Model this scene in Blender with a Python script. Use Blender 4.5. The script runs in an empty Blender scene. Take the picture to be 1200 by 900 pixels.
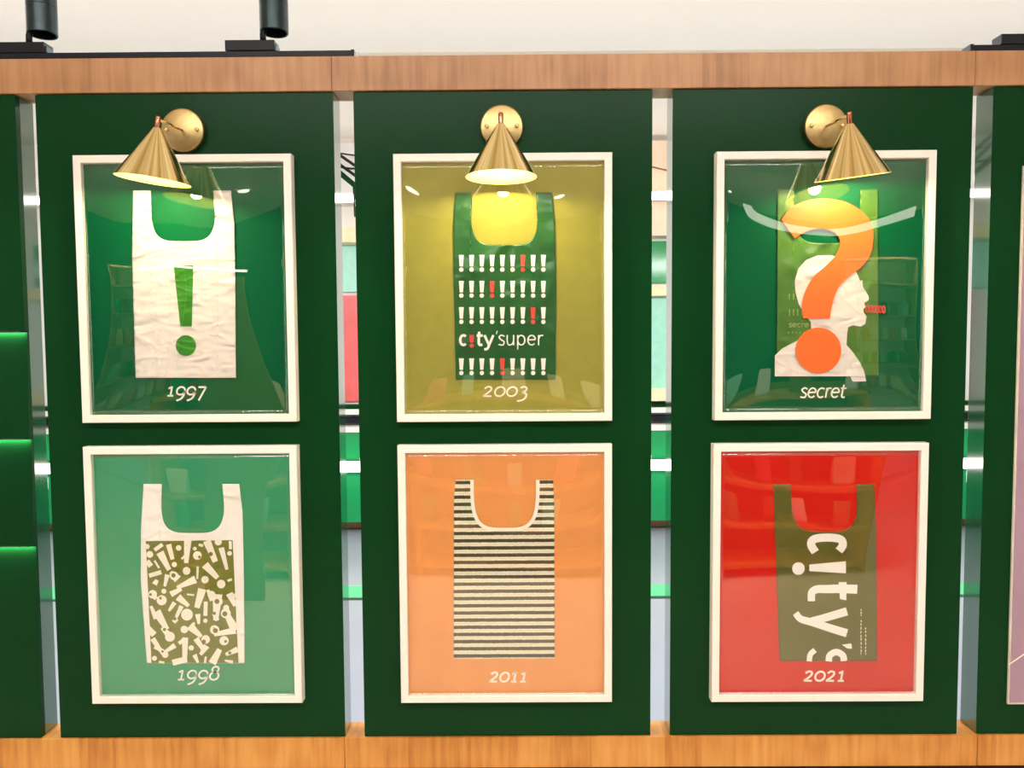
import bpy, bmesh, math, random
from mathutils import Vector, Matrix, noise
from mathutils.geometry import tessellate_polygon

# ------------------------------------------------------------------ camera
sc = bpy.context.scene
C = sc.collection
FPX, DIST, EYE = 891.88, 1.84, 1.55
RIGHT = Vector((0.999967, 0.004514, -0.006751))
FWD = Vector((-0.004875, 0.998497, -0.054595))
UP = Vector((0.006494, 0.054627, 0.998486))
cd = bpy.data.cameras.new('camera')
cd.sensor_width = 36.0
cd.lens = FPX * 36.0 / 1200.0
cam = bpy.data.objects.new('camera', cd)
C.objects.link(cam)
cam.matrix_world = Matrix(((RIGHT.x, UP.x, -FWD.x, 0), (RIGHT.y, UP.y, -FWD.y, -DIST),
                           (RIGHT.z, UP.z, -FWD.z, EYE), (0, 0, 0, 1)))
sc.camera = cam

# ------------------------------------------------------------------ world
w = bpy.data.worlds.new('world')
sc.world = w
w.use_nodes = True
w.node_tree.nodes['Background'].inputs[0].default_value = (1.0, 0.975, 0.94, 1)
w.node_tree.nodes['Background'].inputs[1].default_value = 0.40

# ------------------------------------------------------------------ large added fill lights
def area(name, loc, size, power, color, rot=(0, 0, 0)):
    l = bpy.data.lights.new(name, 'AREA')
    l.shape = 'RECTANGLE'
    l.size, l.size_y = size
    l.energy = power
    l.color = color
    o = bpy.data.objects.new(name, l)
    C.objects.link(o)
    o.location = loc
    o.rotation_euler = rot
    return o
WARM = (1.0, 0.985, 0.965)
area('front_fill_down', (0, -2.3, 2.93), (3.4, 0.16), 80, WARM)  # unseen fill added for the front side
area('front_fill_up', (0, -2.3, 3.0), (4.4, 0.16), 55, (1, 0.95, 0.9), (math.pi, 0, 0))  # unseen fill added to brighten the ceiling
area('rear_fill_down', (0, 1.0, 2.535), (8.0, 0.16), 95, (0.96, 0.98, 1.0))  # unseen fill added to brighten the rear area
area('rear_wall_fill', (0, 1.12, 2.50), (8.0, 0.12), 120, (1.0, 0.98, 0.96), (math.radians(48), 0, 0))  # unseen wash added to brighten the back wall
area('rear_fill_up', (0, 1.0, 2.578), (8.0, 0.16), 58, (1, 0.93, 0.88), (math.pi, 0, 0))  # unseen fill added to brighten the rear ceiling
for z_ in (0.355, 0.655, 1.015):
    area('warm_shelf_fill', (0, -3.16, z_), (4.6, 0.03), 7, (1.0, 0.70, 0.38))  # added warm fill for the glow low down

sc.view_settings.view_transform = 'Standard'
sc.view_settings.look = 'None'
sc.view_settings.gamma = 1
sc.view_settings.exposure = 0.0

# ------------------------------------------------------------------ helpers
CAMP = Vector((0, -DIST, EYE))
def P(px, py, Y=0.0):
    """point of the wall plane at depth Y measured at a photograph pixel (1200x900)"""
    d = RIGHT * ((px - 600) / FPX) + FWD + UP * ((450 - py) / FPX)
    return CAMP + d * ((Y + DIST) / d.y)

def srgb(r, g, b):
    f = lambda c: (c / 255 / 12.92) if c / 255 <= 0.04045 else ((c / 255 + 0.055) / 1.055) ** 2.4
    return (f(r), f(g), f(b), 1)

def mat(name, col, rough=0.5, metal=0.0, spec=0.5, vary=0.08, nscale=20, bump=0.0, bscale=60, stretch=(1, 1, 1), coat=0.0):
    m = bpy.data.materials.new(name)
    m.use_nodes = True
    nt = m.node_tree
    b = nt.nodes['Principled BSDF']
    b.inputs['Roughness'].default_value = rough
    b.inputs['Metallic'].default_value = metal
    b.inputs['Specular IOR Level'].default_value = spec
    b.inputs['Coat Weight'].default_value = coat
    tc = nt.nodes.new('ShaderNodeTexCoord')
    mp = nt.nodes.new('ShaderNodeMapping')
    mp.inputs['Scale'].default_value = stretch
    nt.links.new(tc.outputs['Object'], mp.inputs[0])
    n = nt.nodes.new('ShaderNodeTexNoise')
    n.inputs['Scale'].default_value = nscale
    n.inputs['Detail'].default_value = 4
    nt.links.new(mp.outputs[0], n.inputs['Vector'])
    r = nt.nodes.new('ShaderNodeValToRGB')
    r.color_ramp.elements[0].position = 0.3
    r.color_ramp.elements[1].position = 0.7
    r.color_ramp.elements[0].color = tuple(c * (1 - vary) for c in col[:3]) + (1,)
    r.color_ramp.elements[1].color = tuple(min(1, c * (1 + vary)) for c in col[:3]) + (1,)
    nt.links.new(n.outputs['Fac'], r.inputs[0])
    nt.links.new(r.outputs[0], b.inputs['Base Color'])
    if bump:
        n2 = nt.nodes.new('ShaderNodeTexNoise')
        n2.noise_type = 'RIDGED_MULTIFRACTAL'
        n2.normalize = True
        n2.inputs['Scale'].default_value = bscale
        n2.inputs['Detail'].default_value = 2
        n2.inputs['Distortion'].default_value = 0.6
        nt.links.new(mp.outputs[0], n2.inputs['Vector'])
        bp = nt.nodes.new('ShaderNodeBump')
        bp.inputs['Strength'].default_value = bump
        bp.inputs['Distance'].default_value = 0.011
        nt.links.new(n2.outputs['Fac'], bp.inputs['Height'])
        nt.links.new(bp.outputs[0], b.inputs['Normal'])
    return m

def emit(name, col, strength):
    m = bpy.data.materials.new(name)
    m.use_nodes = True
    b = m.node_tree.nodes['Principled BSDF']
    b.inputs['Base Color'].default_value = col
    b.inputs['Emission Color'].default_value = col
    b.inputs['Emission Strength'].default_value = strength
    return m

def wood(name, c1, c2, c3, strip=9.0):
    """veneer with the grain running up (Z) in side-by-side strips along X"""
    m = bpy.data.materials.new(name)
    m.use_nodes = True
    nt = m.node_tree
    N, L = nt.nodes, nt.links
    b = N['Principled BSDF']
    b.inputs['Roughness'].default_value = 0.42
    geo = N.new('ShaderNodeNewGeometry')
    sep = N.new('ShaderNodeSeparateXYZ')
    L.new(geo.outputs['Position'], sep.inputs[0])
    mul = N.new('ShaderNodeMath'); mul.operation = 'MULTIPLY'; mul.inputs[1].default_value = strip
    L.new(sep.outputs['X'], mul.inputs[0])
    fl = N.new('ShaderNodeMath'); fl.operation = 'FLOOR'
    L.new(mul.outputs[0], fl.inputs[0])
    wn = N.new('ShaderNodeTexWhiteNoise'); wn.noise_dimensions = '1D'
    L.new(fl.outputs[0], wn.inputs['W'])
    # streaks
    mp = N.new('ShaderNodeMapping'); mp.inputs['Scale'].default_value = (40, 10, 3)
    L.new(geo.outputs['Position'], mp.inputs[0])
    n = N.new('ShaderNodeTexNoise'); n.inputs['Scale'].default_value = 1.6; n.inputs['Detail'].default_value = 6
    L.new(mp.outputs[0], n.inputs['Vector'])
    # cathedral arches
    mp2 = N.new('ShaderNodeMapping'); mp2.inputs['Scale'].default_value = (26, 3, 5)
    L.new(geo.outputs['Position'], mp2.inputs[0])
    wv = N.new('ShaderNodeTexWave'); wv.wave_type = 'RINGS'; wv.inputs['Scale'].default_value = 0.55
    wv.inputs['Distortion'].default_value = 5; wv.inputs['Detail'].default_value = 2; wv.inputs['Detail Scale'].default_value = 0.6
    L.new(mp2.outputs[0], wv.inputs['Vector'])
    a = N.new('ShaderNodeMath'); a.operation = 'MULTIPLY_ADD'; a.inputs[1].default_value = 0.14
    L.new(wv.outputs['Fac'], a.inputs[0]); L.new(n.outputs['Fac'], a.inputs[2])
    a2 = N.new('ShaderNodeMath'); a2.operation = 'MULTIPLY_ADD'; a2.inputs[1].default_value = 0.32
    L.new(wn.outputs['Value'], a2.inputs[0]); L.new(a.outputs[0], a2.inputs[2])
    r = N.new('ShaderNodeValToRGB')
    r.color_ramp.elements[0].position = 0.42; r.color_ramp.elements[0].color = c1
    r.color_ramp.elements[1].position = 1.05; r.color_ramp.elements[1].color = c3
    e = r.color_ramp.elements.new(0.72); e.color = c2
    L.new(a2.outputs[0], r.inputs[0])
    L.new(r.outputs[0], b.inputs['Base Color'])
    return m

def acrylic(name):
    """clear sheet: see-through with an even Fresnel mirror"""
    m = bpy.data.materials.new(name)
    m.use_nodes = True
    nt = m.node_tree
    N, L = nt.nodes, nt.links
    N.remove(N['Principled BSDF'])
    out = N['Material Output']
    lw = N.new('ShaderNodeLayerWeight'); lw.inputs['Blend'].default_value = 0.5
    pw = N.new('ShaderNodeMath'); pw.operation = 'POWER'; pw.inputs[1].default_value = 5
    L.new(lw.outputs['Facing'], pw.inputs[0])
    ma = N.new('ShaderNodeMath'); ma.operation = 'MULTIPLY_ADD'; ma.inputs[1].default_value = 0.9; ma.inputs[2].default_value = 0.068
    L.new(pw.outputs[0], ma.inputs[0])
    tr = N.new('ShaderNodeBsdfTransparent'); gl = N.new('ShaderNodeBsdfGlossy')
    gl.inputs['Roughness'].default_value = 0.0
    mx = N.new('ShaderNodeMixShader')
    L.new(ma.outputs[0], mx.inputs[0]); L.new(tr.outputs[0], mx.inputs[1]); L.new(gl.outputs[0], mx.inputs[2])
    L.new(mx.outputs[0], out.inputs['Surface'])
    return m

M = {
 'panel': mat('green_lacquer', srgb(10, 56, 26), 0.27, spec=0.09, vary=0.06, nscale=3),
 'panel_edge': mat('gloss_green_edge', srgb(14, 84, 50), 0.07, spec=0.9, vary=0.06, nscale=5, coat=1.0),
 'wood_top': wood('veneer_top', srgb(152, 108, 70), srgb(174, 128, 86), srgb(186, 142, 100)),
 'wood_warm_lit': wood('veneer_warm_lit', srgb(178, 112, 44), srgb(204, 140, 64), srgb(216, 156, 80), 11.0),  # same veneer, with the warm light on the lower beam put into its colours
 'white': mat('white_frame_paint', srgb(240, 236, 228), 0.4, vary=0.02),
 'glass': acrylic('acrylic'),
 'brass': mat('brushed_brass', srgb(242, 220, 160), 0.17, 1.0, vary=0.02, nscale=3),
 'brass_plate': mat('brass_plate', srgb(180, 156, 106), 0.34, 1.0, vary=0.08, nscale=4, stretch=(20, 1, 20)),
 'brass_in': mat('brass_inside', srgb(250, 222, 120), 0.4, 0.3, vary=0.03),
 'copper': mat('copper_fitting', srgb(196, 128, 98), 0.25, 1.0),
 'bulb': emit('lit_bulb', (1.0, 0.88, 0.60, 1), 40),
 'black': mat('black_metal', srgb(16, 19, 28), 0.4, 0.0, 0.25),
 'black_gloss': mat('dark_teal_metal', srgb(52, 66, 70), 0.28, 0.85),
 'lens': mat('dark_lens', srgb(40, 38, 42), 0.2, 0.4),
 'ceiling': mat('ceiling_paint', srgb(240, 230, 222), 0.9, vary=0.015, nscale=1),
 'plaster': mat('wall_plaster', srgb(236, 234, 230), 0.85, vary=0.015, nscale=2),
 'floor': mat('floor_tile', srgb(146, 152, 166), 0.35, vary=0.04, nscale=2),
 'floor_warm': mat('shop_floor', srgb(232, 218, 198), 0.4, vary=0.05, nscale=2),
 'line_green': mat('green_floor_band', srgb(60, 200, 130), 0.4),
 'shop_green': mat('gloss_shop_green', srgb(20, 150, 85), 0.12, vary=0.05, nscale=2),
 'pink': mat('pink_poster', srgb(232, 104, 104), 0.3, vary=0.12, nscale=6),
 'teal_pale': mat('pale_teal_board', srgb(160, 220, 200), 0.3, vary=0.05),
 'cream': mat('cream_board', srgb(246, 226, 184), 0.5),
 'peach': mat('peach_board', srgb(246, 214, 186), 0.6, vary=0.04),
 'plinth': mat('pink_white_plinth', srgb(236, 208, 196), 0.5, vary=0.03),
 'dark_wall': mat('dark_green_wall', srgb(14, 46, 32), 0.6),
 'mauve': mat('mauve_print', srgb(168, 140, 158), 0.3, spec=0.2, vary=0.05, nscale=3),
 'pale_edge': mat('pale_grey_edge', srgb(214, 208, 196), 0.4),
 'print_white': mat('white_ink', srgb(250, 248, 240), 0.5, vary=0.01),
 'print_cream': mat('cream_ink', srgb(250, 246, 230), 0.5, vary=0.01),
 'print_red': mat('red_ink', srgb(222, 74, 62), 0.5, vary=0.03),
 'print_green': mat('green_ink', srgb(52, 138, 24), 0.42, vary=0.12, nscale=30, bump=0.6, bscale=16),
 'olive': mat('olive_ink', srgb(116, 124, 44), 0.5, vary=0.12, nscale=12),
 'orange': mat('orange_card', srgb(250, 116, 44), 0.45, vary=0.03),
 'bag_white': mat('white_plastic', srgb(234, 228, 220), 0.42, vary=0.02, nscale=12, bump=1.0, bscale=20, stretch=(0.7, 1, 1.6)),
 'bag_white_smooth': mat('white_film', srgb(252, 249, 242), 0.42, vary=0.01, nscale=12, bump=0.6, bscale=18, stretch=(0.7, 1, 1.6)),
 'bag_green': mat('dark_green_plastic', srgb(34, 92, 42), 0.34, vary=0.18, nscale=16, bump=1.0, bscale=13),
 'bag_olive_green': mat('olive_green_plastic', srgb(74, 122, 40), 0.42, vary=0.2, nscale=14, bump=1.0, bscale=13),
 'bag_olive': mat('olive_plastic', srgb(88, 92, 28), 0.45, vary=0.06, nscale=6, bump=0.1, bscale=20),
 'card_green': mat('green_card', srgb(0, 92, 54), 0.6, spec=0.08, vary=0.05, nscale=6),
 'card_olive': mat('olive_card', srgb(156, 153, 70), 0.6, spec=0.08, vary=0.05, nscale=30),
 'card_teal': mat('teal_card', srgb(58, 156, 112), 0.6, spec=0.08, vary=0.04, nscale=4),
 'card_orange': mat('orange_card_mount', srgb(230, 156, 92), 0.6, spec=0.08, vary=0.04, nscale=14),
 'card_red': mat('red_card', srgb(208, 30, 22), 0.6, spec=0.08, vary=0.06, nscale=4),
 'brown': mat('brown_board', srgb(126, 96, 50), 0.4),
 'lamp_glow': emit('lamp_glow', (1.0, 0.93, 0.85, 1), 9),
 'soft_glow': emit('soft_glow', (1.0, 0.93, 0.85, 1), 3.2),
 'fill_box_glow': emit('fill_box_glow', (1.0, 0.97, 0.9, 1), 3.5),
 'strip_glow': emit('added_strip_glow', (0.85, 1.0, 0.9, 1), 25),
}

def streaks(m):
    """lengthwise reflection streaks painted into the base colour of the cones"""
    nt = m.node_tree
    N, L = nt.nodes, nt.links
    b = N['Principled BSDF']
    mp = N.new('ShaderNodeMapping'); mp.inputs['Location'].default_value = (0, 0.141, 0)
    L.new(N['Texture Coordinate'].outputs['Object'], mp.inputs[0])
    g = N.new('ShaderNodeTexGradient'); g.gradient_type = 'RADIAL'
    L.new(mp.outputs[0], g.inputs[0])
    n = N.new('ShaderNodeTexNoise'); n.noise_dimensions = '1D'; n.inputs['Scale'].default_value = 26; n.inputs['Detail'].default_value = 5
    L.new(g.outputs['Fac'], n.inputs['W'])
    r = N.new('ShaderNodeValToRGB')
    r.color_ramp.elements[0].position = 0.36; r.color_ramp.elements[0].color = srgb(206, 176, 100)
    r.color_ramp.elements[1].position = 0.62; r.color_ramp.elements[1].color = srgb(255, 242, 184)
    L.new(n.outputs['Fac'], r.inputs[0]); L.new(r.outputs[0], b.inputs['Base Color'])
    bp = N.new('ShaderNodeBump'); bp.inputs['Strength'].default_value = 0.6; bp.inputs['Distance'].default_value = 0.0012
    L.new(n.outputs['Fac'], bp.inputs['Height']); L.new(bp.outputs[0], b.inputs['Normal'])
M['brass_shade'] = mat('brass_painted_streaks', srgb(242, 220, 160), 0.17, 1.0)  # streaks in the base colour stand for reflections along the cone
streaks(M['brass_shade'])

def stripes():
    m = mat('striped_fabric', (1, 1, 1, 1), 0.7)
    nt = m.node_tree
    N, L = nt.nodes, nt.links
    b = N['Principled BSDF']
    tc = N['Texture Coordinate']
    sep = N.new('ShaderNodeSeparateXYZ'); L.new(tc.outputs['Object'], sep.inputs[0])
    nz = N.new('ShaderNodeTexNoise'); nz.inputs['Scale'].default_value = 240; nz.inputs['Detail'].default_value = 3
    L.new(tc.outputs['Object'], nz.inputs['Vector'])
    ad = N.new('ShaderNodeMath'); ad.operation = 'MULTIPLY_ADD'; ad.inputs[1].default_value = 0.0030
    L.new(nz.outputs['Fac'], ad.inputs[0]); L.new(sep.outputs['Z'], ad.inputs[2])
    d = N.new('ShaderNodeMath'); d.operation = 'MULTIPLY_ADD'
    d.inputs[1].default_value = 1 / STRIPE_P; d.inputs[2].default_value = STRIPE_O
    L.new(ad.outputs[0], d.inputs[0])
    fr = N.new('ShaderNodeMath'); fr.operation = 'FRACT'; L.new(d.outputs[0], fr.inputs[0])
    r = N.new('ShaderNodeValToRGB')
    e = r.color_ramp.elements
    e[0].position = 0.0; e[0].color = srgb(84, 84, 58)
    e[1].position = 1.0; e[1].color = srgb(84, 84, 58)
    for p, c in ((0.22, srgb(52, 54, 34)), (0.44, srgb(92, 92, 64)), (0.50, srgb(236, 232, 204)),
                 (0.62, srgb(248, 244, 222)), (0.73, srgb(206, 202, 172)), (0.83, srgb(248, 244, 222)), (0.95, srgb(236, 232, 204))):
        x = e.new(p); x.color = c
    L.new(fr.outputs[0], r.inputs[0])
    nz2 = N.new('ShaderNodeTexNoise'); nz2.inputs['Scale'].default_value = 500
    L.new(tc.outputs['Object'], nz2.inputs['Vector'])
    mx = N.new('ShaderNodeMix'); mx.data_type = 'RGBA'; mx.blend_type = 'OVERLAY'; mx.inputs[0].default_value = 0.5
    L.new(r.outputs[0], mx.inputs[6]); L.new(nz2.outputs['Color'], mx.inputs[7])
    L.new(r.outputs[0], b.inputs['Base Color'])
    return m
STRIPE_P = 8.75 * DIST / FPX
STRIPE_O = 0.0

def link(name, me, m=None, parent=None, world_verts=True, smooth=False):
    o = bpy.data.objects.new(name, me)
    C.objects.link(o)
    if m: me.materials.append(m)
    if smooth:
        for p in me.polygons: p.use_smooth = True
    if parent:
        o.parent = parent
        if world_verts:
            off = Vector((0, 0, 0)); q = parent
            while q: off += q.location; q = q.parent
            me.transform(Matrix.Translation(-off))
    return o

def from_bm(name, bm, m, parent=None, world_verts=True, smooth=False, recalc=True):
    if recalc: bmesh.ops.recalc_face_normals(bm, faces=bm.faces)
    me = bpy.data.meshes.new(name)
    bm.to_mesh(me); bm.free()
    return link(name, me, m, parent, world_verts, smooth)

def rebase(o, loc):
    """move a top-level mesh's origin to loc"""
    o.data.transform(Matrix.Translation(-Vector(loc)))
    o.location = loc
    return o

def add_box(bm, x0, x1, y0, y1, z0, z1, bev=0.0):
    r = bmesh.ops.create_cube(bm, size=1, matrix=Matrix.Translation(((x0+x1)/2, (y0+y1)/2, (z0+z1)/2)) @
                              Matrix.Diagonal((abs(x1-x0), abs(y1-y0), abs(z1-z0), 1)))
    if bev:
        es = list({e for v in r['verts'] for e in v.link_edges})
        bmesh.ops.bevel(bm, geom=es, offset=bev, segments=2, affect='EDGES', profile=0.6)

def box(name, x0, x1, y0, y1, z0, z1, m, parent=None, bev=0.0):
    bm = bmesh.new()
    add_box(bm, x0, x1, y0, y1, z0, z1, bev)
    return from_bm(name, bm, m, parent)

def lathe(bm, prof, seg=48, mtx=Matrix(), closed=False):
    """prof: list of (radius, height) revolved about Z"""
    rings = []
    for r, z in prof:
        if r < 1e-6:
            rings.append([bm.verts.new(mtx @ Vector((0, 0, z)))])
        else:
            rings.append([bm.verts.new(mtx @ Vector((r*math.cos(2*math.pi*i/seg), r*math.sin(2*math.pi*i/seg), z))) for i in range(seg)])
    pairs = list(zip(rings, rings[1:]))
    if closed: pairs.append((rings[-1], rings[0]))
    for a, b in pairs:
        for i in range(seg):
            j = (i+1) % seg
            if len(a) == 1 and len(b) == 1: continue
            if len(a) == 1: bm.faces.new((a[0], b[i], b[j]))
            elif len(b) == 1: bm.faces.new((a[i], a[j], b[0]))
            else: bm.faces.new((a[i], a[j], b[j], b[i]))

def tube(bm, pts, r, seg=12):
    rings = []
    for k, p in enumerate(pts):
        p = Vector(p)
        t = (Vector(pts[min(k+1, len(pts)-1)]) - Vector(pts[max(k-1, 0)])).normalized()
        a = t.orthogonal().normalized() if k == 0 else (a - t*a.dot(t)).normalized()
        b = t.cross(a)
        rings.append([bm.verts.new(p + (a*math.cos(2*math.pi*i/seg) + b*math.sin(2*math.pi*i/seg))*r) for i in range(seg)])
    for A, B in zip(rings, rings[1:]):
        for i in range(seg):
            bm.faces.new((A[i], A[(i+1) % seg], B[(i+1) % seg], B[i]))
    bm.faces.new(rings[0]); bm.faces.new(rings[-1])

def empty(name, loc):
    o = bpy.data.objects.new(name, None)
    o.empty_display_size = 0.05
    C.objects.link(o)
    o.location = loc
    return o

def tag(o, label, cat, group=None):
    o['label'] = label; o['category'] = cat
    if group: o['group'] = group
    return o
def structure(o):
    o['kind'] = 'structure'
    return o

# ------------------------------------------------------------------ room shell
structure(box('floor', -6, 6, 0.08, 6.0, -0.1, 0, M['floor']))
structure(box('floor', -6, 6, -7.6, 0.08, -0.1, 0, M['floor_warm']))
structure(box('ceiling', -6, 6, -7.6, 6.0, 3.2, 3.3, M['ceiling']))
structure(box('wall_back', -6, 6, 4.7, 4.8, 0, 3.2, M['plaster']))
structure(box('wall_front', -6, 6, -7.7, -7.6, 0, 3.2, M['dark_wall']))
structure(box('baseboard_back', -6, 6, 4.47, 4.55, 0.0, 0.09, M['wood_top'], None, 0.003))
structure(box('trim_3', -6, 6, 2.72, 2.94, 0.0, 0.004, M['line_green']))  # flat green band across the floor
structure(box('trim_4', -6, 6, 2.68, 2.715, 0.0, 0.003, M['black']))
structure(box('wall_plinth', -6, 6, -0.02, 0.06, 0.0, 0.484, M['plinth']))

# long beams of the partition: an empty each, veneered boards as children
BX = (-0.006, 0.074)
zt0, zt1, zb0, zb1 = 2.1475, 2.2275, 0.4965, 0.5735
tb = structure(empty('trim_1', (0, 0, zt0)))
xs = [-3.2, P(389.5, 100).x, P(1141, 100).x, 3.2]
for a, b in zip(xs, xs[1:]):
    box('board', a + 0.0004, b - 0.0004, BX[0], BX[1], zt0, zt1, M['wood_top'], tb, 0.0012)
bb = structure(empty('trim_2', (0, 0, zb0)))
xs = [-3.2, P(404.5, 880).x, P(1143.5, 880).x, 3.2]
for a, b in zip(xs, xs[1:]):
    box('board', a + 0.0006, b - 0.0006, BX[0], BX[1], zb0, zb1, M['wood_warm_lit'], bb, 0.0012)
box('shade_strip', -3.2, 3.2, 0.0, 0.06, 0.484, zb0, M['black'], bb)  # black strip stands in for the shaded gap below the beam

# ------------------------------------------------------------------ tall green panels
def panel(x0, x1, label):
    bm = bmesh.new()
    add_box(bm, x0, x1, 0.0, 0.068, zb1 + 0.001, zt0 - 0.002, 0.0012)
    o = from_bm('room_divider', bm, M['panel'])
    o.data.materials.append(M['panel_edge'])
    for p in o.data.polygons:
        if abs(p.normal.x) > 0.9 or p.normal.y > 0.9: p.material_index = 1
    rebase(o, ((x0+x1)/2, 0.034, zb1))
    return tag(o, label, 'divider', 'tall green dividers between the wooden beams')
X0, PW, PG = -1.13946, 0.71017, 0.0478
def pe(i): return X0 + i*(PW + PG)
panel(pe(0), pe(0)+PW, 'tall dark green panel behind the two pictures of white bags')
panel(pe(1), pe(1)+PW, 'tall dark green panel behind the olive and the orange picture')
panel(pe(2), pe(2)+PW, 'tall dark green panel behind the question mark and the red picture')
panel(pe(3), pe(3)+1.6, 'dark green panel at the right edge carrying a mauve poster')

# left neighbour: boards sloped and hidden strips added to make its bands of glow
lp = tag(empty('room_divider', (-1.6, 0.034, zb1)),
         'green panel at the left edge made of stepped boards with added light strips', 'divider', 'tall green dividers between the wooden beams')
lx0, lx1 = -2.6, X0 - PG
bk = box('back_board', lx0, lx1, 0.016, 0.068, zb1 + 0.001, zt0 - 0.002, M['panel_edge'], lp, 0.001)
lev = [zt0 - 0.002, P(15, 388).z, P(15, 514).z, P(20, 640).z, zb1 + 0.001]
for i, (a, b) in enumerate(zip(lev, lev[1:])):
    bm = bmesh.new()
    top_y = 0.0 if i == 0 else 0.0105
    v = [bm.verts.new(c) for c in ((lx0, 0.016, a), (lx0, top_y, a), (lx0, 0.0, b), (lx0, 0.016, b),
                                   (lx1, 0.016, a), (lx1, top_y, a), (lx1, 0.0, b), (lx1, 0.016, b))]
    for f in ((0, 1, 2, 3), (7, 6, 5, 4), (0, 4, 5, 1), (1, 5, 6, 2), (2, 6, 7, 3), (3, 7, 4, 0)):
        bm.faces.new([v[k] for k in f])
    from_bm('board', bm, M['panel'], lp)
    if i:
        box('added_strip', lx0, -1.20, 0.002, 0.007, a - 0.0026, a - 0.0002, M['panel_edge'], lp)
        area('added_strip_light', ((lx0 - 1.19)/2, 0.0052, a - 0.0030), (-1.19 - lx0, 0.004), 2.4, (0.8, 1.0, 0.7))  # unseen lamp added for the glow on the board below

# mauve poster on the right neighbour
pr = tag(empty('poster', (1.6, 0, 0.65)), 'mauve poster with a pale diagonal line at the right edge', 'poster')
box('border', 1.206, 2.2, -0.007, -0.001, 0.652, 1.96, M['pale_edge'], pr, 0.001)
box('print', 1.210, 2.196, -0.0085, -0.007, 0.657, 1.956, M['mauve'], pr)
bm = bmesh.new()
a, b = P(1182, 779, -0.0088), P(1201, 766, -0.0088)
d = (b - a).normalized(); n = Vector((-d.z, 0, d.x)) * 0.0022
q = [bm.verts.new(p) for p in (a - n*0.6, a + n*0.6, a + d*0.5 + n*1.4, a + d*0.5 - n*1.4)]
bm.faces.new(q)
from_bm('diagonal_line', bm, M['print_white'], pr)

# ------------------------------------------------------------------ printing tools
class Surf:
    """print surface: maps photo measurements on a picture to the wrinkled bag (or flat mount)"""
    def __init__(s, Y, amp=0.0, seed=0, fx=26, fz=40):
        s.Y, s.amp, s.seed, s.fx, s.fz = Y, amp, seed, fx, fz
    def h(s, x, z):
        if not s.amp: return 0.0
        v = Vector((x*s.fx + s.seed*7.3, s.seed*3.1, z*s.fz))
        v += Vector((noise.noise(v*0.5 + Vector((5, 1, 2))), 0, noise.noise(v*0.5 + Vector((1, 8, 3)))))*1.2
        a = 1 - abs(noise.noise(v))*2.2
        b = 1 - abs(noise.noise(v*2.3 + Vector((9, 9, 9))))*2.2
        return s.amp*(0.55 + 0.32*a*a + 0.13*b)
    def pt(s, px, py, off=0.0):
        p = P(px, py, s.Y)
        p.y = s.Y - s.h(p.x, p.z) - off
        return p
    def fix(s, bm, off):
        for v in bm.verts: v.co.y = s.Y - s.h(v.co.x, v.co.z) - off

def smooth_pts(pts, n=6):
    if len(pts) < 3: 
        (x0, y0), (x1, y1) = pts
        return [(x0 + (x1-x0)*k/4, y0 + (y1-y0)*k/4) for k in range(5)]
    out = []
    for i in range(len(pts)-1):
        p0 = pts[max(i-1, 0)]; p1 = pts[i]; p2 = pts[i+1]; p3 = pts[min(i+2, len(pts)-1)]
        for k in range(n):
            t = k/n
            out.append(tuple(0.5*((2*p1[c]) + (-p0[c]+p2[c])*t + (2*p0[c]-5*p1[c]+4*p2[c]-p3[c])*t*t +
                                  (-p0[c]+3*p1[c]-3*p2[c]+p3[c])*t**3) for c in (0, 1)))
    out.append(tuple(pts[-1]))
    return out

def ribbon(bm, s, pts, wd, off):
    """constant or tapering ribbon through pixel points"""
    w0, w1 = wd if isinstance(wd, tuple) else (wd, wd)
    n = len(pts); prev = None
    for i, (x, y) in enumerate(pts):
        a = pts[max(i-1, 0)]; b = pts[min(i+1, n-1)]
        dx, dy = b[0]-a[0], b[1]-a[1]
        l = math.hypot(dx, dy) or 1
        ww = (w0 + (w1-w0)*i/(n-1))/2
        nx, ny = -dy/l*ww, dx/l*ww
        cur = (bm.verts.new(s.pt(x+nx, y+ny, off)), bm.verts.new(s.pt(x-nx, y-ny, off)))
        if prev: bm.faces.new((prev[0], cur[0], cur[1], prev[1]))
        prev = cur

def disc(bm, s, cx, cy, r, off, seg=20, ry=None):
    ry = ry or r
    c = bm.verts.new(s.pt(cx, cy, off))
    ring = [bm.verts.new(s.pt(cx + r*math.cos(2*math.pi*i/seg), cy + ry*math.sin(2*math.pi*i/seg), off)) for i in range(seg)]
    for i in range(seg): bm.faces.new((c, ring[i], ring[(i+1) % seg]))

def poly(bm, s, pts, off, grid=0.006):
    """filled polygon laid over the surface, cut up so that it follows the creases"""
    t = bmesh.new()
    vs = [t.verts.new(P(x, y, s.Y)) for x, y in pts]
    for tri in tessellate_polygon([[v.co for v in vs]]):
        try: t.faces.new([vs[k] for k in tri])
        except ValueError: pass
    if s.amp:
        xs = [v.co.x for v in vs]; zs = [v.co.z for v in vs]
        for lo, hi, nrm in ((min(xs), max(xs), (1, 0, 0)), (min(zs), max(zs), (0, 0, 1))):
            k = lo + grid
            while k < hi:
                co = (k, 0, 0) if nrm[0] else (0, 0, k)
                bmesh.ops.bisect_plane(t, geom=t.verts[:] + t.edges[:] + t.faces[:], plane_co=co, plane_no=nrm)
                k += grid
    s.fix(t, off)
    me = bpy.data.meshes.new('tmp'); t.to_mesh(me); t.free()
    bm.from_mesh(me); bpy.data.meshes.remove(me)

def finish(name, bm, m, parent, extra=None):
    """thin ink layer facing the viewer"""
    for f in bm.faces:
        f.normal_update()
        if f.normal.y > 0: f.normal_flip()
    o = from_bm(name, bm, m, parent, recalc=False)
    return o

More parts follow.
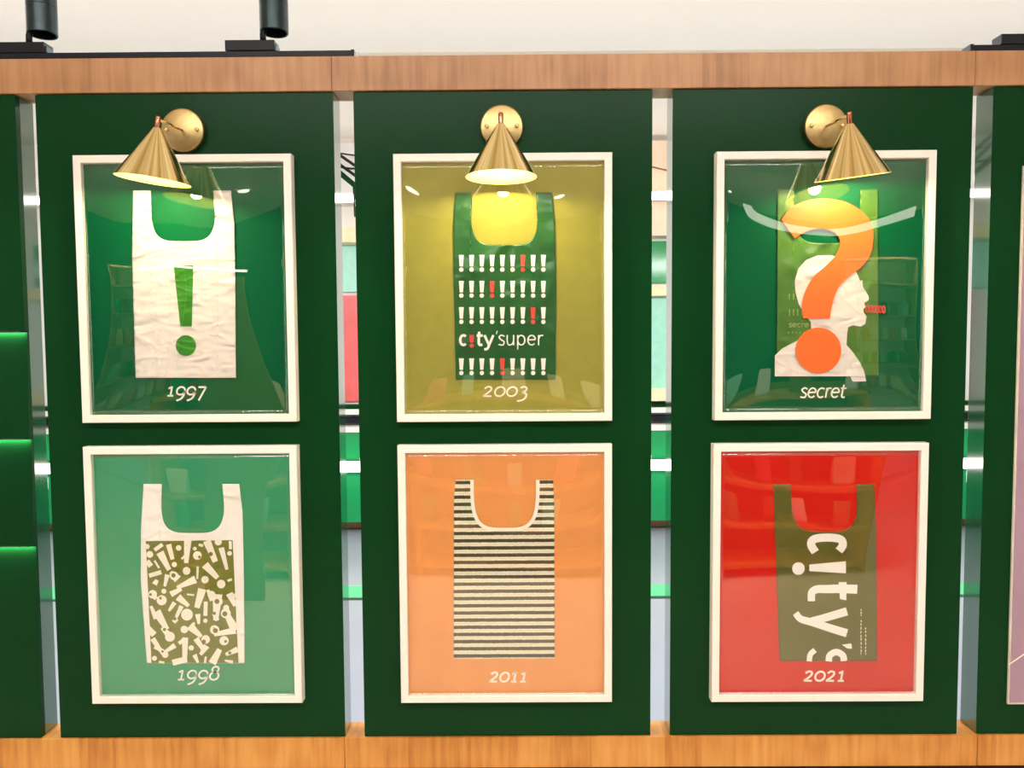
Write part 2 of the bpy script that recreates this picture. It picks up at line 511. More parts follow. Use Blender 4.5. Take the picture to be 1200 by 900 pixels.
# glyphs: x-height 1, baseline 0, list of strokes (points, smooth?) and advance
def ell(cx, cy, rx, ry, a0=0, a1=360, n=22):
    return [(cx + rx*math.cos(math.radians(a0 + (a1-a0)*i/n)), cy + ry*math.sin(math.radians(a0 + (a1-a0)*i/n))) for i in range(n+1)]
G = {
 '1': ([[(0.12, .80), (.40, 1.0)], [(.40, 1.03), (.40, 0)], [(.14, .02), (.66, .02)]], .84),
 '0': ([ell(.45, .5, .40, .48)], .98),
 '2': ([smooth_pts([(.08, .80), (.30, .99), (.58, .93), (.62, .66), (.38, .33), (.06, .04)]), [(.04, .03), (.74, .03)]], .92),
 '3': ([smooth_pts([(.12, .88), (.36, 1.0), (.62, .86), (.54, .56), (.26, .40)]),
        smooth_pts([(.26, .40), (.62, .30), (.68, -.05), (.44, -.38), (.02, -.48)])], .88),
 '7': ([[(.06, .96), (.74, .96)], [(.74, .98), (.30, -.50)]], .82),
 '8': ([ell(.42, 1.10, .27, .30), ell(.42, .40, .36, .40)], .92),
 '9': ([ell(.42, .56, .36, .42), smooth_pts([(.78, .60), (.76, .15), (.58, -.28), (.20, -.50)])], .94),
 'c': ([ell(.46, .5, .38, .47, 48, 312)], .84),
 'e': ([ell(.44, .5, .38, .47, 8, 318) , [(.08, .52), (.81, .55)]], .92),
 'r': ([[(.14, 0), (.14, 1.0)], smooth_pts([(.14, .60), (.30, .92), (.60, .96)])], .62),
 's': ([smooth_pts([(.66, .86), (.36, .99), (.12, .78), (.34, .54), (.62, .34), (.50, .03), (.06, .08)])], .76),
 't': ([smooth_pts([(.26, 1.32), (.22, .5), (.26, .08), (.56, .05)]), [(.02, .95), (.58, .95)]], .66),
 'u': ([smooth_pts([(.12, 1.0), (.12, .35), (.30, .02), (.62, .14), (.74, .40)]), [(.76, 1.0), (.76, 0)]], .92),
 'p': ([[(.12, 1.0), (.12, -.42)], ell(.48, .5, .36, .47)], .96),
 'y': ([[(.04, 1.0), (.42, .06)], smooth_pts([(.82, 1.0), (.46, .06), (.30, -.32), (.02, -.40)])], .88),
 "'": ([[(.16, 1.34), (.06, 1.0)]], .26),
 '!': ([[(.2, 1.0), (.2, .30)]], .44),
}
def text(bm, s, st, x0, x1, base, xh, wd, off, slant=0.2):
    total = sum(G[c][1] for c in st) - 0.12
    k = (x1 - x0)/(total*1.0)
    x = x0
    for c in st:
        strokes, adv = G[c]
        for stroke in strokes:
            if len(stroke) < 5: stroke = [(stroke[0][0] + (stroke[-1][0]-stroke[0][0])*q/4, stroke[0][1] + (stroke[-1][1]-stroke[0][1])*q/4) for q in range(5)]
            ribbon(bm, s, [(x + gx*k + gy*xh*slant, base - gy*xh) for gx, gy in stroke], wd, off)
        x += adv*k

# ------------------------------------------------------------------ pictures
FW, FH = 0.516, 0.634
MOUNT_Y, BAG_Y, PANE_Y = -0.0120, -0.0128, -0.0200
def interp(tab, y):
    if y <= tab[0][0]: return tab[0][1]
    for (y0, x0), (y1, x1) in zip(tab, tab[1:]):
        if y <= y1: return x0 + (x1-x0)*(y-y0)/(y1-y0)
    return tab[-1][1]

def picture(cx, cz, card, label, seed, bow=0.0040, tilt=(0, 0)):
    r = tag(empty('picture_frame', (cx, 0, cz)), label, 'picture', 'white framed carrier bags on green panels')
    prof = [(0, 0), (0, -.0230), (.0010, -.0252), (.0030, -.026), (.0165, -.026), (.0182, -.0252), (.0185, -.024), (.0185, -.005), (.0185, 0)]
    bm = bmesh.new()
    corners = [(-1, 1), (1, 1), (1, -1), (-1, -1)]
    rings = []
    for sx, sz in corners:
        rings.append([bm.verts.new((cx + sx*(FW/2 - d), y, cz + sz*(FH/2 - d))) for d, y in prof])
    for i in range(4):
        A, B = rings[i], rings[(i+1) % 4]
        for k in range(len(prof)-1):
            bm.faces.new((A[k], B[k], B[k+1], A[k+1]))
        bm.faces.new((A[-1], B[-1], B[0], A[0]))
    from_bm('frame', bm, M['white'], r)
    iw, ih = FW/2 - 0.0175, FH/2 - 0.0175
    box('mount_board', cx - iw, cx + iw, MOUNT_Y, -0.0005, cz - ih, cz + ih, card, r)
    # clear sheet, slightly bowed and uneven, two skins
    n = 40
    bm = bmesh.new()
    for layer in (0.0, 0.0012):
        g = []
        for j in range(n+1):
            row = []
            for i in range(n+1):
                u, v = i/n*2-1, j/n*2-1
                z = bow*(1-u*u)*(1-v*v) + tilt[0]*u + tilt[1]*v
                z += 0.0010*noise.noise(Vector((u*1.3 + seed*5, v*1.3, seed)))
                row.append(bm.verts.new((cx + u*iw, PANE_Y - z - 0.0012 + layer, cz + v*ih)))
            g.append(row)
        for j in range(n):
            for i in range(n):
                bm.faces.new((g[j][i], g[j][i+1], g[j+1][i+1], g[j+1][i]))
        if layer == 0: front = g
    def edge(gr): return [gr[0][i] for i in range(n)] + [gr[j][n] for j in range(n)] + [gr[n][i] for i in range(n, 0, -1)] + [gr[j][0] for j in range(n, 0, -1)]
    a, b = edge(front), edge(g)
    for i in range(len(a)):
        bm.faces.new((a[i], a[(i+1) % len(a)], b[(i+1) % len(a)], b[i]))
    from_bm('glazing', bm, M['glass'], r, smooth=True)
    return r

def bag(root, m, left, right, top, bot, ul, ur, ub, s, label, pw=4.0):
    """T-shirt carrier bag. left/right: [(y,x)...] edges; ul, ur: inner handle edges at the top; ub: bottom of the neck"""
    bm = bmesh.new()
    H = bot - top
    def pt(sn, t):
        y = top + t*H
        xl, xr = interp(left, y), interp(right, y)
        return s.pt(xl + sn*(xr-xl), y)
    xl, xr = interp(left, top), interp(right, top)
    s1, s2 = (ul-xl)/(xr-xl), (ur-xl)/(xr-xl)
    tu = (ub-top)/H
    NR = 96
    def grid(cols):       # cols: list of (s, ttop)
        prev = None
        for sn, tt in cols:
            cur = [bm.verts.new(pt(sn, tt + (1-tt)*j/NR)) for j in range(NR+1)]
            if prev:
                for j in range(NR): bm.faces.new((prev[j], prev[j+1], cur[j+1], cur[j]))
            prev = cur
    grid([(s1*i/12, 0.0) for i in range(13)])
    cols = []
    K = 64
    for i in range(K+1):
        th = math.pi*i/K
        c = -math.copysign(abs(math.cos(th))**(2/pw), math.cos(th))
        cols.append(((s1+s2)/2 + c*(s2-s1)/2, tu*abs(math.sin(th))**(2/pw)))
    grid(cols)
    grid([(s2 + (1-s2)*i/12, 0.0) for i in range(13)])
    bmesh.ops.remove_doubles(bm, verts=bm.verts, dist=0.00005)
    for f in bm.faces:
        f.normal_update()
        if f.normal.y > 0: f.normal_flip()
    o = from_bm('carrier_bag', bm, m, root, smooth=True, recalc=False)
    sd = o.modifiers.new('thickness', 'SOLIDIFY'); sd.thickness = 0.0010; sd.offset = -1
    if label: o['label'] = label
    return o, [(pt(a, b)) for a, b in cols]

flat = Surf(MOUNT_Y)
def caption(root, st, x0, x1, base, xh, m=None, wd=2.1, slant=0.2):
    bm = bmesh.new()
    text(bm, flat, st, x0, x1, base, xh, wd, 0.0005, slant)
    finish('caption', bm, m or M['print_white'], root)

# 1997 -------------------------------------------------------------
r = picture(-0.7836, 1.6806, M['card_green'], 'upper left white frame, dark green mount, white bag with green exclamation mark above 1997', 1, tilt=(0.0006, 0.0008))
s = Surf(BAG_Y, 0.0036, 1, 22, 46)
bg, _ = bag(r, M['bag_white'], [(223, 156.5), (300, 155.3), (442.6, 159.5)], [(223, 271), (262, 275), (320, 276), (442.6, 276.8)],
            223.5, 442.8, 177, 250.5, 283, s, 'white plastic carrier bag with creases and a green exclamation mark')
bm = bmesh.new()
poly(bm, s, [(204.2, 311.3), (227.2, 311.3), (225.5, 382.7), (212, 382.7)], 0.0010, 0.003)
poly(bm, s, [(218.6 + 11.8*math.cos(a*math.pi/16), 405 + 12.2*math.sin(a*math.pi/16)) for a in range(32)], 0.0010, 0.003)
finish('exclamation_mark', bm, M['print_green'], bg)
bm = bmesh.new()
ribbon(bm, s, [(204, 304 + 0*k) if False else (196 + 5*k, 289.5) for k in range(12)], 0.7, 0.0003)
finish('neck_seam', bm, M['pale_edge'], bg)
caption(r, '1997', 194.5, 239, 464, 10.8)

# 2003 -------------------------------------------------------------
r = picture(-0.0274, 1.6778, M['card_olive'], 'upper middle white frame, olive mount, dark green bag with rows of exclamation marks above 2003', 2)
s = Surf(BAG_Y, 0.0030, 2, 16, 22)
bg, _ = bag(r, M['bag_green'], [(226, 533.5), (262, 531.5), (330, 531.8), (443.8, 534.4)], [(226, 647), (262, 650), (330, 651.8), (443.8, 651)],
            226, 444.5, 553, 628, 287, s, 'dark green plastic carrier bag printed with white and red exclamation marks', 4.6)
def excl(bm, x, y, h=13.4, wt=5.8, wb=3.8, r=2.6, off=0.0009):
    ribbon(bm, s, [(x, y + h*k/4) for k in range(5)], (wt, wb), off)
    disc(bm, s, x, y + h + r*1.45, r, off, 12)
for row, (dy, red) in enumerate(((0, 6), (30.4, 3), (61.1, 7), (121, 4))):
    for k in range(9):
        e_ = bmesh.new()
        excl(e_, 540.7 + 12*k, 298.9 + dy)
        o = finish('exclamation_mark', e_, M['print_red'] if k == red else M['print_white'], bg)
        if k == red: o['label'] = 'red exclamation mark'
# c!ty'super
def strokes(lst, ox, base, sx, xh, wd, off=0.0009):
    bm = bmesh.new()
    for stroke in lst:
        if len(stroke) < 5: stroke = [(stroke[0][0] + (stroke[-1][0]-stroke[0][0])*q/4, stroke[0][1] + (stroke[-1][1]-stroke[0][1])*q/4) for q in range(5)]
        ribbon(bm, s, [(ox + gx*sx, base - gy*xh) for gx, gy in stroke], wd, off)
    finish('letter', bm, M['print_white'], bg)
B, XH = 404.6, 12.0
strokes(G['c'][0], 538.6, B, 10.2, XH, 3.0)
e_ = bmesh.new()
excl(e_, 552.9, 392.6, 8.8, 5.4, 4.0, 2.5)
finish('exclamation_mark', e_, M['print_red'], bg)['label'] = 'red exclamation mark'
strokes(G['t'][0], 558.4, B, 12.5, XH, 3.0)
strokes(G['y'][0], 567.2, B, 13.5, XH, 2.9)
strokes(G["'"][0], 581.0, B - 1, 11, XH, 1.2)
x = 583.5
for c, adv in zip('super', (9.6, 12.2, 12.6, 11.6, 9)):
    strokes(G[c][0], x, B, 11.6, XH, 1.55)
    x += adv
caption(r, '2003', 565, 617.5, 464.5, 11.3, M['print_cream'], 2.0)

# secret -------------------------------------------------------------
r = picture(0.7334, 1.6772, M['card_green'], 'upper right white frame with large orange question mark over a white head silhouette', 3, 0.0045, (-0.0006, 0.0010))
s = Surf(BAG_Y, 0.0030, 5, 16, 20)
bg, _ = bag(r, M['bag_olive_green'], [(222, 911), (440, 910)], [(222, 1028.5), (440, 1029.5)],
            222, 440.5, 930, 1008, 285, s, 'olive green carrier bag showing a white head in profile')
crop = lambda pts: [(900 + x/3.747, 220 + y/3.747) for x, y in pts]
bm = bmesh.new()
poly(bm, s, crop([(28, 828), (28, 737), (60, 706), (110, 680), (158, 652), (188, 625), (186, 590), (158, 556), (132, 510), (118, 455), (115, 410),
     (132, 355), (165, 318), (215, 298), (270, 296), (330, 310), (385, 372), (402, 412), (411, 404), (414, 436), (440, 478), (439, 494), (420, 506), (426, 524),
     (416, 534), (418, 548), (430, 566), (425, 598), (404, 610), (372, 604), (350, 612), (345, 640), (342, 690), (372, 724), (402, 768), (418, 800), (425, 828)]), 0.0010, 0.004)
finish('head_silhouette', bm, M['bag_white'], bg)
bm = bmesh.new()
sf = Surf(BAG_Y - 0.0035)
for k in range(6):
    cx = 900 + (436 + 14.5*k)/3.747; cy = 220 + (532 + (2 if k > 2 else 0))/3.747
    ribbon(bm, sf, [(cx + 1.5*math.cos(a*math.pi/8), cy + 4*math.sin(a*math.pi/8)) for a in range(17)], 1.5, 0)
finish('red_coil', bm, M['print_red'], bg)
bm = bmesh.new()
for q, (y, n, h) in enumerate(((466, 3, 26), (534, 4, 30))):
    for k in range(n):
        excl(bm, 900 + (92 + 18*k)/3.747, 220 + y/3.747, h/3.747*0.7, 1.5, 1.0, 0.8)
text(bm, s, 'secre', 900 + 88/3.747, 900 + 176/3.747, 220 + 612/3.747, 4.4, 0.9, 0.0005, 0)
for k in range(5): disc(bm, s, 900 + (88 + 17*k)/3.747, 220 + 636/3.747, 0.9, 0.0005, 8)
finish('faint_print', bm, mat('faint_ink', srgb(150, 170, 110), 0.5), bg)['kind'] = 'stuff'
# orange card question mark standing proud of the bag
def slab(name, polys, y0, y1, m, parent, tris=None):
    bm = bmesh.new()
    for pts in polys:
        f = [bm.verts.new(P(x, y, y0)) for x, y in pts]
        b = [bm.verts.new(v.co + Vector((0, y1 - y0, 0))) for v in f]
        for t in tessellate_polygon([[v.co for v in f]]):
            try:
                bm.faces.new([f[k] for k in t]); bm.faces.new([b[k] for k in reversed(t)])
            except ValueError: pass
        n = len(f)
        for i in range(n): bm.faces.new((f[i], f[(i+1) % n], b[(i+1) % n], b[i]))
    return from_bm(name, bm, m, parent)
outer = smooth_pts(crop([(60, 140), (100, 88), (170, 57), (250, 47), (340, 62), (410, 102), (452, 152), (463, 215), (450, 290), (410, 348), (352, 392), (312, 435), (290, 485), (278, 535), (272, 573)]), 5)
inner = smooth_pts(crop([(155, 573), (150, 512), (166, 450), (202, 390), (252, 345), (296, 300), (317, 250), (310, 214), (282, 190), (232, 178), (182, 186), (145, 204), (118, 222)]), 5)
dot = [(900 + (222 + 100*math.cos(a*math.pi/24))/3.747, 220 + (714 + 100*math.sin(a*math.pi/24))/3.747) for a in range(48)]
q = slab('question_mark', [outer + inner, dot], -0.0198, -0.0186, M['orange'], r)
q['label'] = 'orange card question mark'
bm = bmesh.new()
poly(bm, flat, crop([(362, 828), (372, 826), (425, 828), (431, 850), (372, 851), (366, 842)]), 0.0008)
finish('shoulder_scrap', bm, M['bag_white'], r)
caption(r, 'secret', 936.8, 989.5, 466, 11.6, None, 1.9, 0.18)

# 1998 -------------------------------------------------------------
r = picture(-0.7854, 0.9886, M['card_teal'], 'lower left white frame, teal mount, white bag with olive jumbled pattern above 1998', 4, 0.0035, (0.0004, 0))
s = Surf(BAG_Y, 0.0022, 9, 14, 30)
bg, _ = bag(r, M['bag_white_smooth'], [(566.8, 168.5), (620, 165.5), (680, 165.2), (777, 172.4)], [(566.8, 280.5), (600, 284.5), (680, 286.2), (776, 286.8)],
            567, 777, 189.5, 260.8, 624.5, s, 'white plastic carrier bag with an olive printed panel')
bo, bw, bd = bmesh.new(), bmesh.new(), bmesh.new()
quad = [(171.3, 633.9), (273, 632.7), (279.8, 776.4), (178, 776.6)]
poly(bo, s, quad, 0.0007, 0.004)
c2 = lambda x, y: (150 + x/4.74, 600 + y/4.74)
bars = [((150, 210), (195, 178), 22), ((180, 222), (232, 320), (44, 24)), ((228, 178), (250, 262), (30, 22)), ((335, 155), (326, 282), (42, 24)), ((440, 158), (488, 275), (44, 30)),
 ((520, 196), (552, 318), (32, 18)), ((120, 352), (188, 332), 24), ((222, 345), (206, 412), (28, 14)), ((275, 418), (378, 372), (18, 44)), ((415, 425), (385, 530), (46, 30)),
 ((430, 290), (500, 365), (44, 26)), ((262, 500), (230, 548), (26, 14)), ((280, 470), (340, 520), (40, 20)), ((160, 550), (220, 650), (50, 26)), ((300, 520), (262, 600), (26, 14)),
 ((435, 495), (432, 575), (22, 22)), ((500, 455), (490, 600), (54, 28)), ((540, 545), (600, 655), (24, 54)), ((600, 655), (480, 678), (38, 22)), ((345, 630), (410, 690), (46, 20)),
 ((320, 695), (318, 812), (34, 26)), ((285, 728), (322, 700), 20), ((250, 835), (330, 815), 34), ((470, 838), (512, 760), (44, 28)), ((372, 790), (392, 834), (26, 14)),
 ((545, 790), (612, 760), (18, 34)), ((440, 740), (405, 790), (36, 18)), ((380, 700), (420, 760), (34, 22)), ((140, 700), (200, 790), (30, 18)), ((150, 745), (200, 772), 22),
 ((200, 780), (264, 738), (14, 30)), ((190, 640), (240, 690), (18, 40)), ((130, 520), (160, 590), (16, 30)), ((565, 450), (598, 520), (40, 20)), ((570, 160), (572, 205), 16),
 ((390, 565), (396, 620), (30, 14)), ((445, 430), (470, 490), (18, 26)), ((240, 455), (300, 425), (34, 20)), ((330, 455), (370, 460), 10), ((390, 300), (388, 370), (14, 10)),
 ((150, 268), (176, 310), 12), ((108, 270), (130, 300), 30), ((110, 640), (150, 680), 34), ((135, 455), (160, 480), 22), ((395, 180), (420, 186), 16), ((240, 330), (280, 372), (20, 48)),
 ((435, 800), (430, 835), 12), ((540, 822), (585, 832), (10, 20)), ((300, 260), (320, 240), 12), ((150, 400), (165, 375), (30, 20)), ((556, 380), (580, 372), 14), ((175, 828), (205, 834), 12),
 ((120, 445), (150, 465), 18), ((480, 560), (500, 600), 24), ((255, 610), (275, 590), 24), ((350, 645), (372, 612), 14)]
for k, (a, b, wdt) in enumerate(bars):
    a, b = c2(*a), c2(*b)
    if not isinstance(wdt, tuple): wdt = (wdt, wdt)
    ribbon(bw, s, [(a[0] + (b[0]-a[0])*i/4, a[1] + (b[1]-a[1])*i/4) for i in range(5)], (wdt[0]/4.74, wdt[1]/4.74), 0.0012)
for x, y, rr in [(124, 234, 19), (284, 198, 16), (328, 325, 22), (374, 202, 11), (430, 374, 21), (504, 164, 20), (566, 228, 13), (520, 398, 24), (202, 438, 14), (190, 488, 28), (260, 290, 15),
                 (330, 568, 33), (316, 650, 21), (236, 690, 28), (354, 752, 15), (388, 240, 24), (150, 810, 14), (536, 712, 26), (484, 652, 26), (434, 705, 24), (140, 455, 24), (546, 560, 28), (110, 190, 14),
                 (258, 352, 24), (594, 462, 12), (548, 530, 17), (466, 458, 22), (210, 790, 18), (432, 602, 12), (505, 495, 24)]:
    x, y = c2(x, y); disc(bw, s, x, y, rr/4.74, 0.0012, 16)
for x, y, rr in [(462, 232, 12), (256, 350, 12), (497, 494, 14), (541, 563, 14), (488, 656, 14), (424, 718, 12), (262, 590, 10), (568, 780, 9), (184, 476, 8), (128, 456, 8), (400, 248, 8), (545, 716, 8), (206, 650, 9), (482, 560, 9), (195, 772, 7)]:
    x, y = c2(x, y); disc(bd, s, x, y, rr/4.74, 0.0016, 12)
finish('olive_print', bo, M['olive'], bg)
finish('exclamation_pattern', bw, M['print_cream'], bg)['kind'] = 'stuff'
finish('olive_dots', bd, M['olive'], bg)['kind'] = 'stuff'
caption(r, '1998', 206.5, 255.5, 796.5, 11.0)

# 2011 -------------------------------------------------------------
r = picture(-0.0276, 0.9874, M['card_orange'], 'lower middle white frame, orange mount, bag with dark horizontal stripes above 2011', 5, 0.003)
z_first = P(590, 563.0, BAG_Y).z - r.location.z       # top edge of the first dark stripe
STRIPE_P = 8.72 * (DIST + BAG_Y) / FPX
STRIPE_O = 0.47 - z_first / STRIPE_P - 0.0015/STRIPE_P
s = Surf(BAG_Y, 0.0012, 12, 6, 8)
bg, _ = bag(r, stripes(), [(562, 534), (585, 532), (772, 531.8)], [(562, 648.2), (590, 649.5), (772, 650)],
            562.4, 772, 555, 628.5, 618.5, s, 'bag with thin dark and cream horizontal stripes', 3.6)
bm = bmesh.new()
pts = []
for i in range(49):
    th = math.pi*i/48
    c = -math.copysign(abs(math.cos(th))**(2/3.6), math.cos(th))
    pts.append((591.7 + c*38.5, 562.4 + 58.0*abs(math.sin(th))**(2/3.6)))
ribbon(bm, s, pts, 4.2, 0.0008)
finish('neck_piping', bm, M['print_cream'], bg)['label'] = 'cream piping around the neck opening'
caption(r, '2011', 572.8, 617, 799, 11.2, M['print_cream'], 2.5)

# 2021 -------------------------------------------------------------
r = picture(0.7311, 0.9862, M['card_red'], 'lower right white frame, red mount, olive bag with sideways white lettering above 2021', 6, 0.0035, (-0.0004, 0))
s = Surf(BAG_Y, 0.0010, 15, 8, 8)
bg, _ = bag(r, M['bag_olive'], [(567, 906.3), (620, 908), (776, 913.5)], [(567, 1024.3), (620, 1026.5), (772, 1028)],
            567.5, 774.5, 926.5, 1003.5, 623, s, 'dark olive carrier bag with large sideways white lettering')
c3 = lambda pts: [(900 + x/4.735, 600 + y/4.735) for x, y in pts]
k = 1/4.735
def letter(bm):
    finish('letter', bm, M['print_white'], bg)
bm = bmesh.new()
ribbon(bm, s, c3(smooth_pts([(262, 222), (238, 180), (256, 150), (326, 141), (398, 150), (414, 182), (392, 215)], 8)), 45*k, 0.0005)   # c
letter(bm); bm = bmesh.new()
poly(bm, s, c3([(228, 291), (431, 272), (431, 340), (228, 327)]), 0.0005)                                                     # !
disc(bm, s, *c3([(168, 313)])[0], 35*k, 0.0005, 32)
letter(bm); bm = bmesh.new()
ribbon(bm, s, c3([(494, 428), (440, 426), (380, 425), (320, 427)]), (50*k, 46*k), 0.0005)                                              # t
ribbon(bm, s, c3(smooth_pts([(322, 427), (270, 428), (242, 448), (240, 494)], 6)), (46*k, 40*k), 0.0005)
poly(bm, s, c3([(391, 388), (435, 388), (433, 489), (398, 482)]), 0.0005)
letter(bm); bm = bmesh.new()
ribbon(bm, s, c3([(437, 550), (370, 570), (300, 590), (240, 605)]), (46*k, 42*k), 0.0005)                                              # y
ribbon(bm, s, c3(smooth_pts([(437, 672), (340, 642), (240, 610), (180, 592), (152, 560)], 6)), (46*k, 36*k), 0.0005)
letter(bm); bm = bmesh.new()
poly(bm, s, c3([(408, 735), (461, 728), (465, 757), (440, 757)]), 0.0005)                                                     # '
letter(bm); bm = bmesh.new()
ribbon(bm, s, c3(smooth_pts([(260, 765), (234, 790), (228, 828)], 6)), 30*k, 0.0005)                                            # s, cut by the hem
ribbon(bm, s, c3(smooth_pts([(336, 828), (342, 795), (378, 776), (414, 795), (420, 826)], 8)), 36*k, 0.0005)
letter(bm)
bm = bmesh.new()
random.seed(3)
for x, y0, y1 in ((515, 538, 800), (540, 640, 798)):
    y = y0
    while y < y1:
        l = random.uniform(6, 16)
        if y - y0 < 40 or y > y0 + 60 or x == 540:
            ribbon(bm, s, c3([(x, y), (x + random.uniform(-2, 2), min(y + l, y1))]) , 5*k, 0.0005)
        y += l + random.uniform(4, 10)
finish('small_print', bm, M['print_cream'], bg)['kind'] = 'stuff'
caption(r, '2021', 941, 989.5, 798, 11.3, M['print_cream'], 2.4)

# ------------------------------------------------------------------ brass wall lamps
def wall_lamp(x, z, tilt_side, tilt_fwd, label):
    t = tag(empty('wall_lamp', (x, 0, z)), label, 'lamp', 'brass cone wall lamps above the upper pictures')
    bm = bmesh.new()
    face = Matrix.Translation((0, 0, 0)) @ Matrix.Rotation(math.radians(90), 4, 'X')      # lathe axis towards -Y
    lathe(bm, [(0, 0), (0.0505, 0), (0.0505, 0.016), (0.0495, 0.0185), (0.047, 0.0195), (0, 0.0195)], 64, face)
    from_bm('back_plate', bm, M['brass_plate'], t, False, True)
    for sx in (-1, 1):
        bm = bmesh.new()
        lathe(bm, [(0, 0.019), (0.0048, 0.019), (0.0048, 0.023), (0.0035, 0.0255), (0, 0.0265)], 16, Matrix.Translation((sx*0.036, 0, 0)) @ face)
        from_bm('screw', bm, M['brass'], t, False, True)
    hy = -0.141                                   # hinge distance from the wall
    bm = bmesh.new()
    tube(bm, [(0, -0.019, 0.0), (0, -0.06, -0.004), (0, hy, -0.012)], 0.0032)
    from_bm('arm', bm, M['brass'], t, False, True)
    R = Matrix.Translation((0, hy, -0.014)) @ Matrix.Rotation(tilt_side, 4, 'Y') @ Matrix.Rotation(tilt_fwd, 4, 'X')
    bm = bmesh.new()
    lathe(bm, [(0, 0.009), (0.0048, 0.009), (0.0056, 0.007), (0.0056, -0.018), (0.0048, -0.026), (0, -0.026)], 20, R)
    tube(bm, [R @ Vector((0, -0.007, 0.004)), R @ Vector((0, 0.007, 0.004))], 0.0028)
    from_bm('socket', bm, M['copper'], t, False, True)
    # cone with real thickness
    bm = bmesh.new()
    H0, H1, R0, R1 = -0.016, -0.130, 0.0085, 0.0790
    lathe(bm, [(0, H0), (R0, H0), (R0+0.0005, H0-0.001), (R1, H1), (R1-0.0008, H1-0.0006), (R1-0.0022, H1), (R0-0.0012, H0-0.004), (0, H0-0.004)], 96, R)
    o = from_bm('shade', bm, M['brass_shade'], t, False, True)
    o.data.materials.append(M['brass_in'])
    inv = R.inverted()
    for p in o.data.polygons:
        c = inv @ p.center
        n = (inv.to_3x3() @ p.normal)
        if n.z < -0.2 and c.z < H0 - 0.002: p.material_index = 1
    em = o.modifiers.new('edges', 'EDGE_SPLIT'); em.split_angle = math.radians(40)
    bm = bmesh.new()
    bmesh.ops.create_uvsphere(bm, u_segments=24, v_segments=16, radius=0.020, matrix=R @ Matrix.Translation((0, 0, -0.076)) @ Matrix.Diagonal((1, 1, 1.3, 1)))
    from_bm('bulb', bm, M['bulb'], t, False, True)
    l = bpy.data.lights.new('bulb_light', 'POINT')
    l.energy = 4.0; l.color = (1.0, 0.86, 0.50); l.shadow_soft_size = 0.014
    lo = bpy.data.objects.new('bulb_light', l); C.objects.link(lo); lo.parent = t
    lo.matrix_local = R @ Matrix.Translation((0, 0, -0.110))
    return t
wall_lamp(-0.783, 2.056, math.radians(7.5), math.radians(2), 'brass cone wall lamp above the 1997 picture, tilted to the left')
wall_lamp(-0.029, 2.058, 0.0, math.radians(0), 'brass cone wall lamp hanging straight above the 2003 picture')
wall_lamp(0.734, 2.053, math.radians(-7), math.radians(8), 'brass cone wall lamp above the question mark picture, tilted to the right')

# ------------------------------------------------------------------ light track with spot heads
def track(x0, x1, label):
    t = tag(empty('light_track', ((x0+x1)/2, 0.02, zt1)), label, 'light track')
    bm = bmesh.new()
    add_box(bm, x0, x1, 0.0, 0.034, zt1, zt1 + 0.004, 0.0005)
    add_box(bm, x0, x1, 0.001, 0.008, zt1 + 0.004, zt1 + 0.016, 0.0005)
    add_box(bm, x0, x1, 0.026, 0.033, zt1 + 0.004, zt1 + 0.016, 0.0005)
    from_bm('rail', bm, M['black'], t)
    box('end_cap', x1 - 0.006 if x1 < 0 else x0 - 0.002, x1 + 0.002 if x1 < 0 else x0 + 0.006, -0.001, 0.035, zt1, zt1 + 0.0175, M['black'], t, 0.001)
    return t
track(-2.6, -0.379, 'black light track on the beam at upper left')
track(1.079, 2.6, 'black light track on the beam at upper right corner')

def spot(x0, x1, xc, label):
    t = tag(empty('spot_lamp', (xc, 0.017, zt1 + 0.016)), label, 'lamp', 'black track spot lamps above the beam')
    box('adapter', x0, x1, -0.002, 0.036, zt1 + 0.0165, zt1 + 0.041, M['black'], t, 0.0015)
    bm = bmesh.new()
    add_box(bm, x1 - 0.012, x1 + 0.004, 0.002, 0.030, zt1 + 0.018, zt1 + 0.032, 0.001)
    from_bm('lock_tab', bm, M['black_gloss'], t)
    R = Matrix.Translation((xc, 0.034, zt1 + 0.070))
    bm = bmesh.new()
    rr = 0.0335
    lathe(bm, [(rr*0.86, 0.022), (rr*0.88, 0.001), (rr*0.95, 0.0), (rr, 0.0015), (rr, 0.063), (rr*0.975, 0.0635), (rr*0.975, 0.0655), (rr, 0.066),
               (rr, 0.200), (rr*0.92, 0.205), (0, 0.205)], 56, R)
    from_bm('lamp_body', bm, M['black_gloss'], t, True, True).modifiers.new('edges', 'EDGE_SPLIT').split_angle = math.radians(35)
    bm = bmesh.new()
    lathe(bm, [(0, 0.012), (rr*0.5, 0.014), (rr*0.87, 0.021), (rr*0.87, 0.023), (0, 0.022)], 40, R)
    from_bm('lens', bm, M['lens'], t, True, True)
    bm = bmesh.new()
    a = Vector((xc - 0.022, 0.017, zt1 + 0.040))
    tube(bm, [a, a + Vector((0, 0.0, 0.02)), R @ Vector((-0.020, -0.0, 0.05)), R @ Vector((-0.018, 0, 0.10))], 0.0075)
    from_bm('stem', bm, M['black'], t, True, True)
    return t
spot(-1.33, -1.112, -1.136, 'black tubular spot lamp in the top left corner')
spot(-0.683, -0.566, -0.576, 'black tubular spot lamp on the track above the 1997 picture')
ad = tag(empty('spot_lamp', (1.3, 0.017, zt1 + 0.016)), 'black adapter box of a spot lamp at the upper right corner', 'lamp', 'black track spot lamps above the beam')
box('adapter', 1.149, 1.34, -0.002, 0.036, zt1 + 0.0165, zt1 + 0.040, M['black'], ad, 0.0015)
box('adapter_base', 1.152, 1.34, 0.002, 0.032, zt1 + 0.012, zt1 + 0.0165, M['black'], ad)
bm = bmesh.new()
lathe(bm, [(0, 0), (0.0335, 0), (0.0335, 0.2), (0, 0.2)], 32, Matrix.Translation((1.30, 0.034, zt1 + 0.07)))
